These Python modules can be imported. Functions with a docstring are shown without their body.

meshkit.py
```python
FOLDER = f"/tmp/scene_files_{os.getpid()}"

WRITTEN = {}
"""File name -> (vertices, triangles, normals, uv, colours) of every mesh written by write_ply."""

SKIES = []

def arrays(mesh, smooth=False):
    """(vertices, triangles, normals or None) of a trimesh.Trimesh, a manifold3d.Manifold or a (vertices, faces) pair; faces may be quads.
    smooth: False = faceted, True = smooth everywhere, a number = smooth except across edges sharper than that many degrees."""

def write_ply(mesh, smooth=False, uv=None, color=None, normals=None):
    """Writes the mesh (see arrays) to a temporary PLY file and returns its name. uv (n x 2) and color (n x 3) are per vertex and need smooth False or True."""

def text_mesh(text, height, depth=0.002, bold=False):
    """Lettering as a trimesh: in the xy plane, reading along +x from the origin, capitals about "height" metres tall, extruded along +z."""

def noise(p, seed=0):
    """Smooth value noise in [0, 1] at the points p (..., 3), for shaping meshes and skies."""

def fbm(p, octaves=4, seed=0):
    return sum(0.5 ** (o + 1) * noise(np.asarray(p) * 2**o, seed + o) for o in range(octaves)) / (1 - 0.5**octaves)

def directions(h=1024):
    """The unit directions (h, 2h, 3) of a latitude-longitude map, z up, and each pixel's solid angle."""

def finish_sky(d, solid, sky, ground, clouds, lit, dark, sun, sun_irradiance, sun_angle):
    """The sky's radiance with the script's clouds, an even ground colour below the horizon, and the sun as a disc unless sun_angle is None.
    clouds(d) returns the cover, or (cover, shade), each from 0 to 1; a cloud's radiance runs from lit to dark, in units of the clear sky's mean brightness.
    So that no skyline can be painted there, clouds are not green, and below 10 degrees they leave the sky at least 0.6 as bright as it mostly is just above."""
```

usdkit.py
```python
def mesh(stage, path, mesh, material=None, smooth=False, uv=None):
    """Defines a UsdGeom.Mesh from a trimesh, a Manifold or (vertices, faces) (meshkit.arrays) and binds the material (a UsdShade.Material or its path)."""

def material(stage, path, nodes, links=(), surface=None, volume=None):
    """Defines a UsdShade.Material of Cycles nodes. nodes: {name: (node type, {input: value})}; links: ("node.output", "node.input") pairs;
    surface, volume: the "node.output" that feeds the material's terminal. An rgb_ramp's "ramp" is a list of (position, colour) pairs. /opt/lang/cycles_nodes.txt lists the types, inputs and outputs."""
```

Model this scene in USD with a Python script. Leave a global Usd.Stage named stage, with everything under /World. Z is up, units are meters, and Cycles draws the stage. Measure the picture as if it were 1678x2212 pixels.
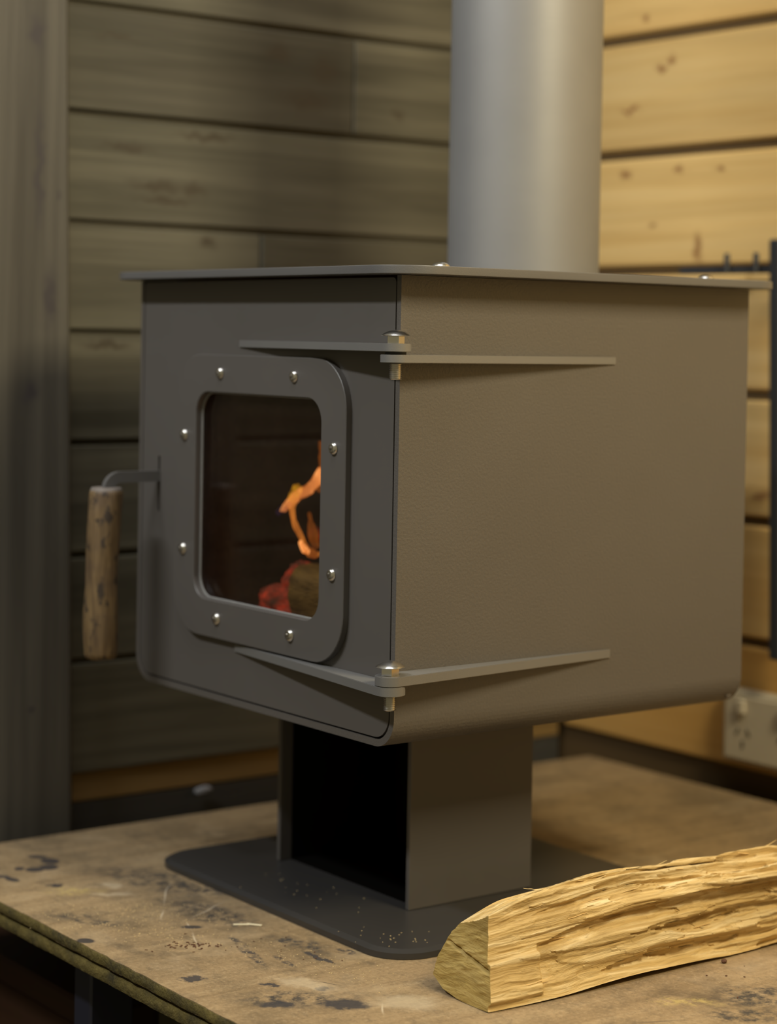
import math, random
import numpy as np, trimesh, usdkit, meshkit
from shapely.geometry import Polygon, LineString, Point, box as sbox
from shapely.ops import unary_union
from shapely import affinity
from pxr import Usd, UsdGeom, UsdLux, UsdShade, Sdf, Gf

stage = Usd.Stage.CreateInMemory()
UsdGeom.SetStageUpAxis(stage, UsdGeom.Tokens.z)
UsdGeom.SetStageMetersPerUnit(stage, 1.0)
UsdGeom.Xform.Define(stage, '/World')
UsdGeom.Scope.Define(stage, '/World/Looks')
random.seed(7)
rng = np.random.default_rng(7)

# ------------------------------------------------------------------ frame of reference
# x to the right along the stove's front, y into the room's corner, z up; the lower front right corner of the stove's firebox is (0, 0, ZO)
ZT = -0.1781                       # bench top, seen from the firebox's underside
ZO = 0.85 - ZT                     # bench top 0.85 m above the floor
FLOOR = -ZO

# ------------------------------------------------------------------ camera
F_PX, CX, CY = 4439.6255, 1098.2055, 829.7295
CAM = np.array([1.3446, -0.9695, 0.3341])
yaw, pitch, roll = np.radians([51.1795, 1.2262, 1.059])
fw = np.array([-math.sin(yaw) * math.cos(pitch), math.cos(yaw) * math.cos(pitch), -math.sin(pitch)])
rt = np.cross(fw, [0, 0, 1.0]); rt /= np.linalg.norm(rt); up = np.cross(rt, fw)
rt, up = rt * math.cos(roll) + up * math.sin(roll), up * math.cos(roll) - rt * math.sin(roll)
FOCAL = 55.0
HAP = FOCAL * 1678 / F_PX
cam = UsdGeom.Camera.Define(stage, '/World/camera')
cam.CreateProjectionAttr('perspective')
cam.CreateFocalLengthAttr(FOCAL)
cam.CreateHorizontalApertureAttr(HAP)
cam.CreateVerticalApertureAttr(HAP * 2212 / 1678)
cam.CreateHorizontalApertureOffsetAttr((839 - CX) / 1678 * HAP)
cam.CreateVerticalApertureOffsetAttr((CY - 1106) / 1678 * HAP)
cam.CreateFStopAttr(2.8)
cam.CreateFocusDistanceAttr(1.63)
cam.CreateClippingRangeAttr(Gf.Vec2f(0.05, 100))
cam.CreateExposureAttr(0.0)
m4 = Gf.Matrix4d(*rt, 0, *up, 0, *(-fw), 0, CAM[0], CAM[1], CAM[2] + ZO, 1)
cam.AddTransformOp().Set(m4)

# ------------------------------------------------------------------ light
def rect_light(name, pos, target, w, h, intensity, color):
    l = UsdLux.RectLight.Define(stage, '/World/' + name)
    l.CreateWidthAttr(w); l.CreateHeightAttr(h); l.CreateIntensityAttr(intensity); l.CreateColorAttr(Gf.Vec3f(*color))
    p, t = np.array(pos, float), np.array(target, float)
    z = p - t; z /= np.linalg.norm(z)
    x = np.cross([0, 0, 1.0], z); x = x / np.linalg.norm(x) if np.linalg.norm(x) > 1e-6 else np.array([1.0, 0, 0])
    y = np.cross(z, x)
    l.AddTransformOp().Set(Gf.Matrix4d(*x, 0, *y, 0, *z, 0, p[0], p[1], p[2] + ZO, 1))
    return l

dome = UsdLux.DomeLight.Define(stage, '/World/room_ambient')
dome.CreateIntensityAttr(0.066); dome.CreateColorAttr(Gf.Vec3f(1.16, 1.0, 0.58))
rect_light('warm_lamp', (1.06, 0.23, 1.21), (-0.15, 0.20, 0.10), 0.30, 0.40, 53.0, (1.15, 1.0, 0.66))
rect_light('ceiling_lamp', (0.20, -0.30, 1.70), (-0.15, 0.20, 0.10), 0.80, 0.80, 4.6, (0.97, 1.0, 1.05))
rect_light('cool_lamp', (-0.25, -1.30, 1.62), (-0.20, 0.10, 0.25), 0.90, 0.10, 91.0, (0.97, 1.0, 1.0))

# ------------------------------------------------------------------ material graphs
class Out(str): pass
class Graph:
    def __init__(s): s.nodes, s.links, s.k = {}, [], 0
    def __call__(s, kind, **inp):
        s.k += 1; name = f'n{s.k}'; vals = {}
        for a, b in inp.items():
            if isinstance(b, Out): s.links.append((str(b), f'{name}.{a}'))
            else: vals[a] = b
        s.nodes[name] = (kind, vals)
        return lambda o: Out(f'{name}.{o}')
    def math(s, op, a, b=0.5, clamp=False): return s('math', math_type=op, value1=a, value2=b, use_clamp=clamp)('value')
    def mix(s, f, a, b, kind='mix'): return s('mix_color', blend_type=kind, fac=f, a=a, b=b)('result')
    def ramp(s, f, stops): return s('rgb_ramp', fac=f, ramp=stops)('color')
    def noise(s, v, scale=1.0, detail=3.0, rough=0.5, dist=0.0): return s('noise_texture', vector=v, scale=scale, detail=detail, roughness=rough, distortion=dist)('fac')
    def map(s, v, scale=(1, 1, 1), loc=(0, 0, 0), rot=(0, 0, 0), kind='point'): return s('mapping', mapping_type=kind, vector=v, scale=scale, location=loc, rotation=rot)('vector')
    def add(s, a, b): return s('vector_math', math_type='add', vector1=a, vector2=b)('vector')
    def build(s, name, surface=None, volume=None): return usdkit.material(stage, '/World/Looks/' + name, s.nodes, s.links, surface=surface, volume=volume)
    def blob(s, v, c, size, rotz=0.0):
        """1 at the middle of an ellipsoid round c, 0 at its edge."""
        q = s('vector_math', math_type='subtract', vector1=v, vector2=c)('vector')
        q = s('mapping', mapping_type='texture', vector=q, scale=size, rotation=(0, 0, rotz))('vector')
        return s('gradient_texture', gradient_type='quadratic_sphere', vector=q)('fac')

def W(c): return tuple(float(x) for x in c)
def wpos(c): return (c[0], c[1], c[2] + ZO)

def steel(name, base, rough=0.5, bump=0.15, scale=900, metallic=0.0, spec=0.5, tint=(1, 1, 1)):
    g = Graph(); P = g('geometry')('position')
    f = g.noise(P, scale, 2, 0.6)
    big = g.noise(P, 7, 3, 0.6)
    col = g.mix(g.math('multiply', big, 0.6), W(base), W([c * 1.25 for c in base]))
    r = g.math('multiply_add' if False else 'add', g.math('multiply', big, 0.14), rough - 0.07)
    n = g('bump', height=f, strength=bump, distance=0.0006)('normal')
    b = g('principled_bsdf', base_color=col, roughness=r, normal=n, metallic=metallic, specular_ior_level=spec)
    return g.build(name, b('BSDF'))

def plain(name, base, rough=0.5, metallic=0.0, spec=0.5):
    g = Graph(); b = g('principled_bsdf', base_color=W(base), roughness=rough, metallic=metallic, specular_ior_level=spec)
    return g.build(name, b('BSDF'))

def timber(name, axis, cols, knots=(), knot_col=(0.1, 0.05, 0.02), rough=0.6, fine=1.0, stain=None, bump=0.25, blotch=0.35, streaks=0.0):
    """Sawn boards: grain along an axis, every board shifted by its own random number; knots at given places."""
    g = Graph(); P = g('geometry')('position')
    rnd = g('object_info')('random')
    off = g('combine_xyz', x=g.math('multiply', rnd, 31.7), y=g.math('multiply', rnd, 17.3), z=g.math('multiply', rnd, 23.9))('vector') if False else None
    off = g('combine_xyz', x=g.math('multiply', rnd, 31.7), y=g.math('multiply', rnd, 17.3), z=g.math('multiply', rnd, 23.9))
    Q = g.add(P, off('vector'))
    lo, hi, mid = 1.6, 42.0, 12.0
    sc = {'x': (lo, hi, hi), 'y': (hi, lo, hi), 'z': (hi, hi, lo)}[axis]
    sf = {'x': (9, 420, 420), 'y': (420, 9, 420), 'z': (420, 420, 9)}[axis]
    grain = g.noise(g.map(Q, sc), 1.0, 4, 0.55, 0.6)
    hair = g.noise(g.map(Q, sf), fine, 3, 0.6)
    patch = g.noise(g.map(Q, tuple(0.12 * c for c in sc)), 1.6, 3, 0.55)
    col = g.ramp(grain, [(0.25, cols[0]), (0.5, cols[1]), (0.75, cols[2])])
    col = g.mix(g.math('multiply', hair, 0.30), col, W([c * 0.6 for c in cols[0]]))
    col = g.mix(g('map_range', value=patch, from_min=0.45, from_max=0.75, to_min=0.0, to_max=blotch, clamp=True)('result'), col, W(stain or [c * 0.55 for c in cols[0]]))
    if streaks:
        st_ = g.noise(g.map(Q, tuple(0.45 * c for c in sc)), 1.0, 5, 0.7, 1.2)
        col = g.mix(g('map_range', value=st_, from_min=0.40, from_max=0.72, to_min=0.0, to_max=streaks, clamp=True)('result'), col, W([c * 0.42 for c in cols[0]]))
        lt = g.noise(g.map(Q, tuple(0.30 * c for c in sc), (5.0, 3.0, 1.0)), 1.0, 4, 0.65, 0.8)
        col = g.mix(g('map_range', value=lt, from_min=0.52, from_max=0.78, to_min=0.0, to_max=streaks, clamp=True)('result'), col, W([c * 1.35 for c in cols[2]]))
    tone = g('map_range', value=rnd, from_min=0, from_max=1, to_min=0.86, to_max=1.12)('result')
    col = g('vector_math', math_type='scale', vector1=col, scale=tone)('vector')
    kf = None
    wob = g('vector_math', math_type='scale', vector1=g('vector_math', math_type='subtract', vector1=g('noise_texture', vector=P, scale=60.0, detail=2.0)('color'), vector2=(0.5, 0.5, 0.5))('vector'), scale=0.02)('vector')
    PW = g.add(P, wob)
    for c, size in knots:
        b = g.blob(PW, wpos(c), size)
        kf = b if kf is None else g.math('maximum', kf, b)
    if kf is not None:
        col = g.mix(g('map_range', value=kf, from_min=0.0, from_max=0.5, to_min=0.0, to_max=0.9, clamp=True)('result'), col, W(knot_col))
    n = g('bump', height=g.math('add', g.math('multiply', grain, 0.6), g.math('multiply', hair, 0.5)), strength=bump, distance=0.002)('normal')
    b = g('principled_bsdf', base_color=col, roughness=rough, normal=n, specular_ior_level=0.3)
    return g.build(name, b('BSDF'))

M = {}
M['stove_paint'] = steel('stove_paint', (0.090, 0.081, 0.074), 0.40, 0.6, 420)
M['stove_smooth'] = steel('stove_smooth', (0.084, 0.076, 0.070), 0.46, 0.08, 1500)
M['plate_paint'] = steel('plate_paint', (0.095, 0.091, 0.089), 0.40, 0.15, 900)
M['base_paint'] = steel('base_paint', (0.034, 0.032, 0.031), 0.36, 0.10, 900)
M['raw_arm'] = steel('raw_arm', (0.16, 0.155, 0.15), 0.42, 0.12, 1200, metallic=0.25)
M['stainless'] = plain('stainless', (0.62, 0.60, 0.57), 0.24, 1.0)
M['socket_dark'] = plain('socket_dark', (0.02, 0.02, 0.02), 0.6)
M['shade_black'] = plain('shade_black', (0.004, 0.0035, 0.003), 0.95, 0, 0.0)  # near-black that paints the shade of the pedestal cavity
M['black_steel'] = plain('black_steel', (0.012, 0.013, 0.018), 0.5)
M['navy_steel'] = plain('navy_steel', (0.018, 0.018, 0.030), 0.45)
M['rack_steel'] = plain('rack_steel', (0.03, 0.033, 0.04), 0.5)
M['slot'] = plain('slot', (0.004, 0.004, 0.004), 0.9, 0, 0.0)
M['gasket'] = steel('gasket', (0.20, 0.195, 0.185), 0.9, 1.0, 700, spec=0.1)

def flue_mat():
    g = Graph(); P = g('geometry')('position')
    f = g.noise(g.map(P, (30, 30, 1200)), 1.0, 3, 0.6)
    big = g.noise(P, 9, 3, 0.6)
    col = g.mix(big, (0.188, 0.184, 0.183), (0.235, 0.231, 0.225))
    r = g.math('add', g.math('multiply', f, 0.12), 0.46)
    n = g('bump', height=f, strength=0.06, distance=0.0006)('normal')
    b = g('principled_bsdf', base_color=col, roughness=r, metallic=0.35, normal=n)
    return g.build('flue_metal', b('BSDF'))
M['flue'] = flue_mat()

def firebrick():
    g = Graph(); P = g('geometry')('position')
    col = g.ramp(g.noise(P, 26, 4, 0.6), [(0.3, (0.035, 0.024, 0.018)), (0.6, (0.10, 0.07, 0.05)), (0.8, (0.16, 0.12, 0.09))])
    b = g('principled_bsdf', base_color=col, roughness=0.95, normal=g('bump', height=g.noise(P, 160, 3), strength=0.4, distance=0.003)('normal'))
    return g.build('firebrick', b('BSDF'))
M['firebrick'] = firebrick()

def glass():
    g = Graph(); P = g('geometry')('position')
    fr = g.math('add', g.math('multiply', g.math('power', g('layer_weight', blend=0.5)('facing'), 5.0), 0.96), 0.035)
    haze = g.math('multiply', g.noise(P, 14, 3, 0.6), 0.05)
    t = g('transparent_bsdf', color=(0.93, 0.86, 0.78))('BSDF')
    d = g('diffuse_bsdf', color=(0.16, 0.10, 0.075))('BSDF')
    m1 = g('mix_closure', fac=haze, closure1=t, closure2=d)('closure')
    s = g('glossy_bsdf', color=(0.9, 0.9, 0.9), roughness=0.03)('BSDF')
    m2 = g('mix_closure', fac=fr, closure1=m1, closure2=s)('closure')
    return g.build('stove_glass', m2)
M['glass'] = glass()

def flame(name, core, edge, strength, power=3.6):
    g = Graph()
    f = g('layer_weight', blend=0.35)('facing')
    soft = g.math('power', g.math('subtract', 1.0, f), power)
    col = g.ramp(soft, [(0.0, edge), (0.6, core), (1.0, core)])
    e = g('emission', color=col, strength=strength)('emission')
    t = g('transparent_bsdf', color=(1, 1, 1))('BSDF')
    m = g('mix_closure', fac=g.math('multiply', soft, 0.82), closure1=t, closure2=e)('closure')
    return g.build(name, m)
M['flame_orange'] = flame('flame_orange', (1.0, 0.36, 0.06), (0.8, 0.16, 0.02), 0.80)
M['flame_bright'] = flame('flame_bright', (1.0, 0.46, 0.16), (1.0, 0.25, 0.04), 2.0)
M['flame_yellow'] = flame('flame_yellow', (1.0, 0.52, 0.02), (1.0, 0.4, 0.02), 0.7)
M['flame_dim'] = flame('flame_dim', (0.9, 0.26, 0.03), (0.6, 0.12, 0.01), 0.25)
M['flame_violet'] = flame('flame_violet', (0.28, 0.14, 0.42), (0.2, 0.08, 0.35), 0.12)

def ember():
    g = Graph(); P = g('geometry')('position')
    n = g.noise(P, 75, 3, 0.6)
    glow = g.ramp(n, [(0.30, (0.035, 0.006, 0.003)), (0.45, (0.16, 0.016, 0.006)), (0.60, (0.42, 0.030, 0.010)), (0.78, (1.0, 0.07, 0.016))])
    b = g('principled_bsdf', base_color=(0.03, 0.02, 0.018), roughness=0.9, emission_color=glow, emission_strength=0.5)
    return g.build('glowing_charcoal', b('BSDF'))
M['ember'] = ember()
def ash():
    g = Graph(); P = g('geometry')('position')
    n = g.noise(P, 60, 3, 0.6)
    glow = g.ramp(n, [(0.40, (0.02, 0.004, 0.001)), (0.70, (0.16, 0.022, 0.006))])
    b = g('principled_bsdf', base_color=(0.06, 0.045, 0.035), roughness=0.95, emission_color=glow, emission_strength=0.35)
    return g.build('ash_bed', b('BSDF'))
M['ash'] = ash()

# back wall: pale pine, knots where the photograph shows them
YW, XW = 0.735, -0.65
M['pine'] = timber('pine', 'x', [(0.60, 0.38, 0.135), (0.73, 0.50, 0.205), (0.80, 0.58, 0.27)],
                   [((-0.472, YW, 0.677), (0.014, 0.05, 0.010)), ((-0.490, YW, 0.668), (0.022, 0.05, 0.006)), ((-0.519, YW, 0.732), (0.013, 0.05, 0.009)), ((-0.552, YW, 0.542), (0.018, 0.05, 0.008)),
                    ((-0.456, YW, 0.543), (0.012, 0.05, 0.008)), ((-0.545, YW, 0.620), (0.030, 0.05, 0.007)), ((-0.421, YW, 0.447), (0.012, 0.05, 0.028)), ((-0.500, YW, 0.475), (0.012, 0.05, 0.006)), ((-0.386, YW, 0.540), (0.016, 0.05, 0.005)),
                    ((-0.310, YW, 0.160), (0.022, 0.05, 0.012)), ((-0.05, YW, 0.5), (0.014, 0.05, 0.011)), ((0.2, YW, 0.3), (0.014, 0.05, 0.011))],
                   knot_col=(0.30, 0.15, 0.055), rough=0.55, stain=(0.52, 0.29, 0.085), blotch=0.6, streaks=0.22)
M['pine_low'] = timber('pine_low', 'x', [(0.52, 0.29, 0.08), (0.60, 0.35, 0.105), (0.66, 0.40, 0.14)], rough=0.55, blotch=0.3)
M['grey_timber'] = timber('grey_timber', 'y', [(0.078, 0.072, 0.049), (0.115, 0.107, 0.077), (0.150, 0.138, 0.100)],
                          [((XW, 0.138, 0.494), (0.05, 0.055, 0.012)), ((XW, 0.185, 0.494), (0.05, 0.030, 0.014)), ((XW, 0.150, 0.480), (0.05, 0.060, 0.007)), ((XW, 0.290, 0.655), (0.05, 0.030, 0.018)),
                           ((XW, 0.330, 0.604), (0.05, 0.060, 0.022)), ((XW, 0.353, 0.640), (0.05, 0.030, 0.030)), ((XW, 0.085, 0.652), (0.05, 0.040, 0.006)), ((XW, 0.203, 0.437), (0.05, 0.022, 0.012)),
                           ((XW, 0.320, 0.406), (0.05, 0.040, 0.016)), ((XW, 0.079, 0.322), (0.05, 0.050, 0.008)), ((XW, 0.46, 0.60), (0.05, 0.014, 0.012)), ((XW, 0.10, 0.535), (0.05, 0.05, 0.008)), ((XW, 0.20, 0.552), (0.05, 0.06, 0.008))],
                          knot_col=(0.055, 0.044, 0.029), rough=0.6, blotch=0.55, stain=(0.062, 0.052, 0.040), streaks=0.75)
M['grey_post'] = timber('grey_post', 'z', [(0.066, 0.058, 0.046), (0.097, 0.087, 0.070), (0.130, 0.117, 0.093)],
                        [((-0.61, 0.000, 0.476), (0.05, 0.004, 0.008)), ((-0.61, -0.028, 0.272), (0.05, 0.014, 0.022)), ((-0.61, -0.021, 0.50), (0.05, 0.008, 0.10)), ((-0.61, -0.025, 0.640), (0.05, 0.014, 0.030)), ((-0.61, -0.008, 0.37), (0.05, 0.012, 0.05)), ((-0.61, -0.022, -0.06), (0.05, 0.004, 0.006))],
                        knot_col=(0.046, 0.039, 0.040), rough=0.6, blotch=0.5, streaks=0.5)
M['raw_batten'] = timber('raw_batten', 'y', [(0.22, 0.135, 0.048), (0.29, 0.18, 0.065), (0.36, 0.23, 0.09)], rough=0.6)
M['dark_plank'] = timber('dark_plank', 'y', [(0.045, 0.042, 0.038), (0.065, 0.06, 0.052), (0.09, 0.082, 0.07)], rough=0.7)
M['wall_back_board'] = plain('backing', (0.10, 0.058, 0.018), 0.8)
M['wall_left_board'] = plain('backing_dark', (0.070, 0.062, 0.044), 0.8)

def bench_mat():
    g = Graph(); P = g('geometry')('position')
    wob = g('vector_math', math_type='scale', vector1=g('vector_math', math_type='subtract', vector1=g('noise_texture', vector=P, scale=45.0, detail=4.0, roughness=0.65)('color'), vector2=(0.5, 0.5, 0.5))('vector'), scale=0.035)('vector')
    PW = g.add(P, wob)
    grain = g.noise(g.map(P, (60, 4, 60)), 1.0, 4, 0.6, 0.8)
    col = g.ramp(grain, [(0.25, (0.24, 0.165, 0.088)), (0.55, (0.32, 0.225, 0.123)), (0.8, (0.38, 0.28, 0.16))])
    dirt = g.noise(P, 9, 6, 0.68)
    col = g.mix(g('map_range', value=dirt, from_min=0.46, from_max=0.72, to_min=0, to_max=0.75, clamp=True)('result'), col, (0.12, 0.087, 0.050))
    smudge = g.noise(g.map(g.add(P, (1.3, 2.1, 0.0)), (26, 40, 26), (0, 0, 0), (0, 0, 0.5)), 1.0, 7, 0.78, 0.4)
    col = g.mix(g('map_range', value=smudge, from_min=0.50, from_max=0.68, to_min=0, to_max=0.55, clamp=True)('result'), col, (0.095, 0.075, 0.052))
    speck = g.noise(P, 260, 4, 0.75)
    col = g.mix(g('map_range', value=speck, from_min=0.52, from_max=0.70, to_min=0, to_max=0.50, clamp=True)('result'), col, (0.10, 0.076, 0.048))
    col = g.mix(g('map_range', value=speck, from_min=0.46, from_max=0.30, to_min=0, to_max=0.40, clamp=True)('result'), col, (0.50, 0.39, 0.24))
    pale = g.noise(g.add(P, (3.1, 7.7, 0.0)), 13, 5, 0.6)
    col = g.mix(g('map_range', value=pale, from_min=0.56, from_max=0.75, to_min=0, to_max=0.6, clamp=True)('result'), col, (0.42, 0.32, 0.20))
    def stain(fields, colour, strength, brk=None, lo=0.05, hi=0.45):
        nonlocal col
        f = None
        for c, s, r in fields:
            b = g.blob(PW, (c[0], c[1], 0.85), (s[0], s[1], 0.2), r)
            f = b if f is None else g.math('maximum', f, b)
        f = g('map_range', value=f, from_min=lo, from_max=hi, to_min=0, to_max=strength, clamp=True)('result')
        if brk: f = g.math('multiply', f, g('map_range', value=g.noise(P, brk, 4, 0.7), from_min=0.42, from_max=0.60, to_min=0, to_max=1, clamp=True)('result'))
        col = g.mix(f, col, W(colour))
    stain(DIRT, (0.085, 0.062, 0.040), 0.62, 22, 0.0, 0.6)
    stain(BLOTCH, (0.042, 0.040, 0.040), 0.92, 80, 0.0, 0.35)
    stain(SPOTS, (0.045, 0.042, 0.045), 0.9, None, 0.03, 0.25)
    stain(YELLOW, (0.50, 0.38, 0.13), 0.6, 120)
    stain(PALE, (0.55, 0.45, 0.31), 0.45)
    PW = g.add(P, g('vector_math', math_type='scale', vector1=g('vector_math', math_type='subtract', vector1=g('noise_texture', vector=P, scale=20.0, detail=1.0)('color'), vector2=(0.5, 0.5, 0.5))('vector'), scale=0.012)('vector'))
    stain(SCRATCH, (0.62, 0.52, 0.38), 0.6, None, 0.0, 0.6)
    stain(MARKS, (0.040, 0.036, 0.038), 0.92, None, 0.0, 0.10)
    stain(STREAKS, (0.050, 0.045, 0.046), 0.92, 130, 0.0, 0.10)
    stain(LINES, (0.07, 0.055, 0.045), 0.7, None, 0.0, 0.6)
    b = g('principled_bsdf', base_color=col, roughness=0.58, specular_ior_level=0.35, normal=g('bump', height=g.math('add', grain, g.math('multiply', dirt, 0.7)), strength=0.12, distance=0.002)('normal'))
    return g.build('bench_ply', b('BSDF'))
# stains on the bench: (x, y), (half-length, half-width), turn
SPOTS = [((-0.439, -0.130), (0.016, 0.006), 0.2),
         ((-0.386, -0.104), (0.010, 0.006), 0.9), 
         ((-0.070, -0.140), (0.013, 0.009), 0.9), ((-0.025, -0.100), (0.011, 0.006), 0.9), ((0.008, -0.069), (0.012, 0.009), 0.9), ((0.049, -0.079), (0.034, 0.018), 0.9),
         ((0.021, -0.120), (0.022, 0.012), 0.9), ((-0.06, -0.03), (0.035, 0.006), 0.1)]
BLOTCH = [((-0.335, -0.012), (0.120, 0.040), 0.28), ((-0.225, -0.035), (0.090, 0.036), 0.1), ((0.225, 0.200), (0.065, 0.045), 0.9), ((0.250, 0.155), (0.05, 0.03), 0.9),
          ((-0.10, -0.02), (0.06, 0.02), 0.1), ((-0.27, -0.13), (0.06, 0.02), 0.4), ((0.02, -0.10), (0.07, 0.03), 0.9)]
YELLOW = [((0.199, 0.140), (0.045, 0.018), 0.9), ((-0.36, -0.10), (0.05, 0.02), 0.9)]
PALE = [((0.075, -0.035), (0.05, 0.03), 0.9), ((-0.01, -0.075), (0.05, 0.02), 0.4), ((0.26, 0.24), (0.06, 0.03), 0.9), ((-0.33, -0.075), (0.035, 0.012), 0.9), ((-0.355, -0.06), (0.02, 0.014), 0.9)]
DIRT = [((-0.165, -0.130), (0.10, 0.055), 0.75), ((-0.20, -0.10), (0.09, 0.04), 0.4), ((-0.30, -0.055), (0.08, 0.03), 0.5), ((0.19, 0.15), (0.10, 0.06), 0.9), ((-0.40, -0.03), (0.07, 0.03), 0.9), ((-0.05, -0.06), (0.06, 0.02), 0.2), ((-0.47, 0.10), (0.05, 0.16), 0.0), ((0.10, 0.42), (0.22, 0.06), 0.0)]
SC_PTS = [((-0.257, 0.007), (-0.216, -0.065)), ((-0.216, -0.065), (-0.190, -0.077)), ((-0.190, -0.077), (-0.144, -0.093)), ((-0.345, -0.006), (-0.262, -0.060)), ((-0.262, -0.060), (-0.225, -0.082)), ((0.06, -0.05), (0.09, -0.07))]
LN_PTS = [((-0.362, -0.104), (-0.393, -0.151)), ((-0.300, -0.080), (-0.362, -0.104)), ((-0.02, -0.07), (0.02, -0.05)), ((0.205, 0.06), (0.235, 0.12))]
def seg_(a, b, w): return (((a[0] + b[0]) / 2, (a[1] + b[1]) / 2), (math.hypot(b[0] - a[0], b[1] - a[1]) / 2 * 1.15, w), math.atan2(b[1] - a[1], b[0] - a[0]))
SCRATCH = [seg_(*t, 0.0016) for t in SC_PTS]
LINES = [seg_(*t, 0.0016) for t in LN_PTS]
MARKS = [seg_(a, b, w) for a, b, w in (((-0.498, -0.078), (-0.483, -0.066), 0.008), ((-0.483, -0.066), (-0.456, -0.074), 0.011), ((-0.456, -0.074), (-0.441, -0.091), 0.011), ((-0.441, -0.091), (-0.456, -0.103), 0.010),
         ((-0.456, -0.103), (-0.463, -0.111), 0.008), ((-0.441, -0.126), (-0.417, -0.126), 0.006), ((-0.387, -0.108), (-0.381, -0.099), 0.006), ((-0.222, -0.164), (-0.204, -0.157), 0.009), ((-0.203, -0.081), (-0.192, -0.062), 0.006))]
STREAKS = [seg_(a, b, w) for a, b, w in (((-0.159, -0.057), (-0.060, -0.077), 0.0062), ((-0.075, -0.007), (-0.050, 0.002), 0.008), ((-0.086, -0.056), (-0.049, -0.058), 0.004))]
M['bench'] = bench_mat()
def edge_mat():
    g = Graph(); P = g('geometry')('position')
    col = g.ramp(g.noise(P, 38, 5, 0.7), [(0.3, (0.034, 0.027, 0.010)), (0.5, (0.115, 0.086, 0.020)), (0.75, (0.21, 0.158, 0.040))])
    b = g('principled_bsdf', base_color=col, roughness=0.8, normal=g('bump', height=g.noise(P, 300, 3, 0.6), strength=0.7, distance=0.002)('normal'))
    return g.build('bench_edge', b('BSDF'))
M['bench_edge'] = edge_mat()
M['bench_groove'] = plain('bench_groove', (0.030, 0.015, 0.006), 0.8)
M['olive_panel'] = plain('olive_panel', (0.075, 0.062, 0.026), 0.7)
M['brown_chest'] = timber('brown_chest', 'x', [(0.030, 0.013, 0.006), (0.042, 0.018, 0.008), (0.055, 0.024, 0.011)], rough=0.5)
def floor_mat():
    g = Graph(); P = g('geometry')('position')
    col = g.mix(g.noise(P, 5, 5, 0.6), (0.09, 0.085, 0.075), (0.17, 0.16, 0.14))
    return g.build('concrete_floor', g('principled_bsdf', base_color=col, roughness=0.75)('BSDF'))
M['floor'] = floor_mat()

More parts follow.
